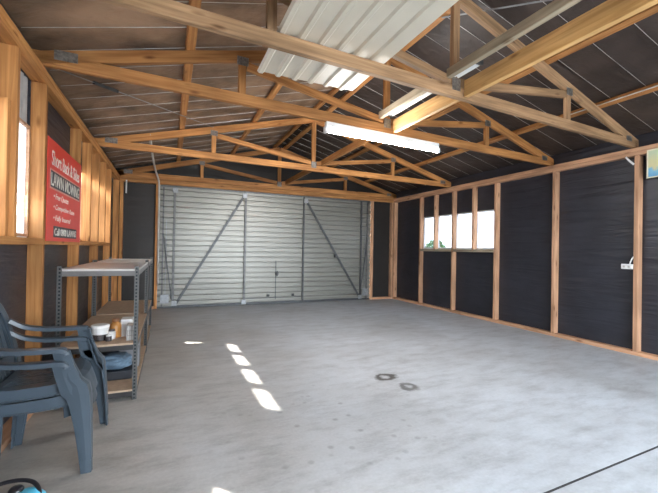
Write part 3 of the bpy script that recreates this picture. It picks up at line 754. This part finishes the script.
# lower shelf
ZB = 0.078
CLOTH = plain('blue_grey_cloth', (0.11, 0.17, 0.235), 0.6, 0, 0.35, 14, 0.4)
CLOTHD = plain('dark_bag', (0.020, 0.022, 0.028), 0.5, 0, 0.3, 10, 0.3)
t = tag(put('plastic_tray', boxbm(-.15, .15, -.13, .13, 0, .070, .010, 2), CLOTHD), 'black shallow tray under the blue-grey bundle on the bottom rack shelf', 'tray')
t.location = (-0.41, 3.50, ZB)
def bundle(name, mat, sx, sy, sz, seed, fold):
    bm = bmesh.new(); bmesh.ops.create_icosphere(bm, subdivisions=4, radius=1)
    rr = random.Random(seed); ph = [rr.uniform(0, 6.28) for _ in range(6)]
    for v in bm.verts:
        x, y, z = v.co
        f = 1 + fold * math.sin(7 * x + 5 * z + ph[0]) * math.cos(3 * y + ph[1]) + fold * .7 * math.sin(13 * z - 9 * x + ph[2]) + fold * .5 * math.sin(15 * y + 6 * x + ph[3])
        q = Vector((abs(x) ** .7 * (1 if x > 0 else -1), abs(y) ** .7 * (1 if y > 0 else -1), z))
        v.co = Vector((q.x * sx * f, q.y * sy * f, max(-sz * .92, q.z * sz * f)))
    lo = min(v.co.z for v in bm.verts)
    for v in bm.verts: v.co.z -= lo
    return put(name, bm, mat, None, None, True)
o = bundle('cloth_bundle', CLOTH, 0.125, 0.10, 0.062, 3, 0.09); o.location = (-0.40, 3.48, ZB + .070)
tag(o, 'crumpled blue-grey bundle lying on the black tray in the rack', 'bundle')
o = bundle('dark_bag', CLOTHD, 0.17, 0.15, 0.13, 8, 0.06); o.location = (-0.50, 4.06, ZB)
tag(o, 'black soft bag at the back of the bottom rack shelf', 'bag')
t = thing('tool_case', 'grey plastic case deep on the bottom shelf under the white boxes', 'case', (-0.315, 3.76, ZB))
put('case_body', boxbm(-.075, .085, -.07, .07, 0, .25, .012, 2), plain('grey_case', (0.16, 0.16, 0.17), 0.5), t)
put('case_lid', boxbm(-.077, .087, -.072, .072, .19, .262, .008, 2), plain('pale_case_lid', (0.24, 0.24, 0.25), 0.5), t)

# ================================================================== STACKED PLASTIC ARMCHAIRS
CHAIR = plain('blue_grey_plastic', (0.058, 0.077, 0.097), 0.30, 0, 0.08, 5)
def loft(bm, rings, cap=True):
    R = [[bm.verts.new(p) for p in r] for r in rings]; n = len(R[0])
    for a, b in zip(R, R[1:]):
        for i in range(n): bm.faces.new((a[i], a[(i + 1) % n], b[(i + 1) % n], b[i]))
    if cap: bm.faces.new(R[0][::-1]); bm.faces.new(R[-1])
    bmesh.ops.recalc_face_normals(bm, faces=list(bm.faces))
def leg_bm(s, levels):
    """angle-section leg: levels = [(x, y, z, flange along x, flange along y, direction)]"""
    bm = bmesh.new(); rings = []
    for x, y, z, fx, fy, dx in levels:
        tk = 0.007; y *= s; sy = -s
        rings.append([(x, y, z), (x + dx * fx * .5, y - sy * .003, z), (x + dx * fx, y, z), (x + dx * fx, y + sy * tk, z), (x + dx * tk, y + sy * tk, z),
                      (x + dx * tk, y + sy * fy, z), (x, y + sy * fy, z), (x - dx * .003, y + sy * fy * .5, z)])
    loft(bm, rings); return bm
def make_chair(z0, label):
    t = thing('plastic_armchair', label, 'chair', (-0.615, 2.485, z0), 'stacked plastic armchairs')
    SEAT = 0.375
    # seat: curved panel with slots running front to back
    xs = [-.175, -.14, -.10, -.05, 0, .05, .09, .13, .17, .205, .228, .238, .240]
    def sz(x, y):
        base = SEAT + 0.018 * max(0, (x + .05) / .22) ** 1.5 - 0.010 * (1 - min(1, abs(y) / .22)) 
        if x > .19: base -= 5.2 * (x - .19) ** 1.6 * 3.0
        return base
    ys = []
    y = -.232
    while y < .2321:
        ys.append(y); y += .0145
    bm = bmesh.new(); g = [[bm.verts.new((x - 0.10 * (abs(yy) / .232) ** 3 * max(0, x - .1) / .14, yy, sz(x, yy))) for yy in ys] for x in xs]
    for i in range(len(xs) - 1):
        for j in range(len(ys) - 1):
            if -.14 <= xs[i] < .05 and 4 <= j <= len(ys) - 6 and j % 3 == 0: continue
            bm.faces.new((g[i][j], g[i + 1][j], g[i + 1][j + 1], g[i][j + 1]))
    bmesh.ops.recalc_face_normals(bm, faces=list(bm.faces))
    bmesh.ops.solidify(bm, geom=list(bm.faces), thickness=0.006)
    # apron: downturned rim round the seat
    for s in (-1, 1):
        pts = [(-.175, s * .232, SEAT - .018), (-.05, s * .238, SEAT - .018), (.08, s * .236, SEAT - .012), (.155, s * .226, SEAT - .006)]
        sweep(bm, pts, [(-.004, -.030), (.004, -.030), (.004, .022), (-.004, .022)])
        sweep(bm, pts, [(-.011, -.034), (.011, -.034), (.011, -.028), (-.011, -.028)])
    bmesh.ops.recalc_face_normals(bm, faces=list(bm.faces))
    put('seat', bm, CHAIR, t, None, False)
    # legs
    for s in (-1, 1):
        put('leg', leg_bm(s, [(.270, .288, 0, .046, .045, -1), (.266, .283, .10, .055, .055, -1), (.260, .277, .22, .068, .070, -1), (.252, .272, .33, .083, .080, -1),
                              (.243, .270, .375, .088, .070, -1), (.212, .270, .41, .085, .050, -1), (.180, .270, .49, .075, .030, -1), (.160, .274, .562, .070, .028, -1)]), CHAIR, t)
        put('leg', leg_bm(s, [(-.185, .165, 0, .040, .044, 1), (-.180, .180, .12, .048, .052, 1), (-.178, .205, .26, .060, .065, 1), (-.178, .228, .38, .070, .075, 1)]), CHAIR, t)
        # armrest: flat band with a downturned lip
        pts = smooth_curve([(.155, s * .272, .545), (.148, s * .274, .568), (.118, s * .275, .577), (.03, s * .274, .578), (-.08, s * .270, .584), (-.17, s * .258, .606), (-.235, s * .238, .65)], 5)
        bm = bmesh.new()
        sweep(bm, pts, [(-.028, .000), (-.030, -.020), (-.025, -.020), (-.022, -.006), (.022, -.006), (.025, -.020), (.030, -.020), (.028, .000), (.015, .004), (-.015, .004)])
        put('armrest', bm, CHAIR, t)
    # backrest: hoop with upright slats
    def bx(z): return -.185 - 0.085 * ((z - SEAT) / .35)
    bm = bmesh.new()
    hoop = [(bx(z), yy, z) for yy, z in ((-.228, SEAT - .02), (-.234, .48), (-.232, .58), (-.215, .67), (-.170, .735), (-.09, .765), (0, .772), (.09, .765), (.170, .735), (.215, .67), (.232, .58), (.234, .48), (.228, SEAT - .02))]
    sweep(bm, smooth_curve(hoop, 4), [(-.026, -.005), (.026, -.005), (.030, .006), (.022, .008), (-.022, .008), (-.030, .006)], (1, 0, 0.2))
    for yy in (-.15, -.09, -.03, .03, .09, .15):
        zt = .765 - .9 * yy * yy * 1.6
        sweep(bm, [(bx(z) - .012, yy, z) for z in (SEAT - .01, .48, .60, zt)], [(-.019, -.003), (.019, -.003), (.019, .003), (-.019, .003)], (1, 0, 0.2))
    sweep(bm, [(bx(.43) - .006, y, .43) for y in (-.22, -.1, 0, .1, .22)], [(-.004, -.035), (.004, -.035), (.004, .035), (-.004, .035)], (0, 0, 1))
    bmesh.ops.recalc_face_normals(bm, faces=list(bm.faces))
    put('backrest', bm, CHAIR, t)
    return t
make_chair(0.0, 'lower blue-grey plastic armchair of the stacked pair, feet on the concrete')
make_chair(0.066, 'upper blue-grey plastic armchair nested on top of the other one')

# ================================================================== BLUE CANISTER, bottom corner
CYAN = plain('cyan_plastic', (0.10, 0.48, 0.68), 0.3, 0, 0.08)
t = thing('spray_canister', 'bright blue canister with a black looped handle on the floor by the chairs', 'canister', (-0.490, 1.78, 0)); t.scale = (.8, .8, .8)
bm = bmesh.new(); lathe(bm, [(0, 0), (.072, 0), (.080, .012), (.082, .16), (.074, .205), (.050, .232), (.028, .245), (0, .242)], 22); put('canister_body', bm, CYAN, t, None, True)
bm = bmesh.new(); lathe(bm, [(0, .240), (.030, .240), (.032, .262), (.022, .272), (0, .272)], 16, (-.05, .02, -.01)); put('filler_cap', bm, BLACK, t, None, True)
bm = bmesh.new(); tube(bm, smooth_curve([(.050, -.02, .17), (.050, -.005, .215), (.035, .02, .246), (.0, .05, .262), (-.06, .07, .268), (-.13, .075, .262), (-.19, .07, .240), (-.20, .06, .19), (-.17, .05, .12), (-.075, .03, .08)], 5), 0.0100, 10)
put('handle', bm, BLACK, t, None, True)

# ================================================================== OUTSIDE
LEAF = plain('hedge_leaf', (0.10, 0.20, 0.07), 0.7, 0, 0.4, 8)
def shrub(x, y, h, r, seed, label):
    t = thing('garden_shrub', label, 'shrub', (x, y, -0.125))
    bm = bmesh.new(); rr = random.Random(seed)
    tube(bm, [(0, 0, 0), (0.02, 0, h * .3), (0, .02, h * .55)], .05, 7); put('trunk', bm, PINE_OLD, t)
    bm = bmesh.new()
    for i in range(900):
        d = Vector((rr.gauss(0, 1), rr.gauss(0, 1), rr.gauss(0, 1))).normalized() * rr.uniform(.55, 1) ** .5
        c = Vector((d.x * r, d.y * r, h * .62 + d.z * h * .38)); a = Vector((rr.uniform(-1, 1), rr.uniform(-1, 1), rr.uniform(-1, 1))).normalized() * .07
        b = a.cross(Vector((rr.uniform(-1, 1), rr.uniform(-1, 1), rr.uniform(-1, 1)))).normalized() * .04
        bm.faces.new([bm.verts.new(c + a), bm.verts.new(c + b), bm.verts.new(c - a), bm.verts.new(c - b)])
    put('foliage', bm, LEAF, t)
shrub(10.0, 12.0, 1.75, .55, 5, 'leafy green shrub seen outside through the garage window')

# ================================================================== LIGHT
w = bpy.data.worlds.new('sky'); SC.world = w; w.use_nodes = True
N = w.node_tree.nodes; L = w.node_tree.links
bg = N['Background']
tc = N.new('ShaderNodeTexCoord'); sp = N.new('ShaderNodeSeparateXYZ'); L.new(tc.outputs['Generated'], sp.inputs[0])
rp = ramp(N, [(0.0, (0.84, 0.92, 1.0)), (0.35, (0.76, 0.88, 1.0)), (1.0, (0.62, 0.80, 1.0))]); L.new(sp.outputs[2], rp.inputs[0])
L.new(rp.outputs[0], bg.inputs['Color']); bg.inputs['Strength'].default_value = 3.4
sun = bpy.data.lights.new('sun', 'SUN'); sun.energy = 9.0; sun.angle = math.radians(1.0); sun.color = (1.0, 0.94, 0.84)
so = bpy.data.objects.new('sun', sun); COL.objects.link(so)
so.rotation_euler = Vector((KX, KY, -1.0)).to_track_quat('-Z', 'Y').to_euler(); so.location = (-6, 12, 8)

# ================================================================== CAMERA
f, yaw, pit, roll = 365.3, 0.4117, 0.0076, 0.0179
R = Vector((math.cos(yaw), -math.sin(yaw), 0)); F = Vector((math.sin(yaw) * math.cos(pit), math.cos(yaw) * math.cos(pit), math.sin(pit)))
U = R.cross(F)
c, s = math.cos(roll), math.sin(roll)
X = R * c + U * s; Y = U * c - R * s
cam = bpy.data.cameras.new('camera'); cam.sensor_width = 36; cam.lens = f / 658 * 36; cam.clip_start = 0.05
co = bpy.data.objects.new('camera', cam); COL.objects.link(co)
M = Matrix((X, Y, -F)).transposed().to_4x4(); M.translation = (0, 0, 1.1602); co.matrix_world = M
SC.camera = co
vs = SC.view_settings
vs.view_transform = 'Standard'; vs.look = 'None'; vs.gamma = 1.0; vs.use_curve_mapping = False; vs.exposure = 2.26
try:
    SC.cycles.use_denoising = True; SC.cycles.max_bounces = 10; SC.cycles.diffuse_bounces = 7; SC.cycles.transparent_max_bounces = 12
    SC.cycles.sample_clamp_indirect = 8
except Exception: pass
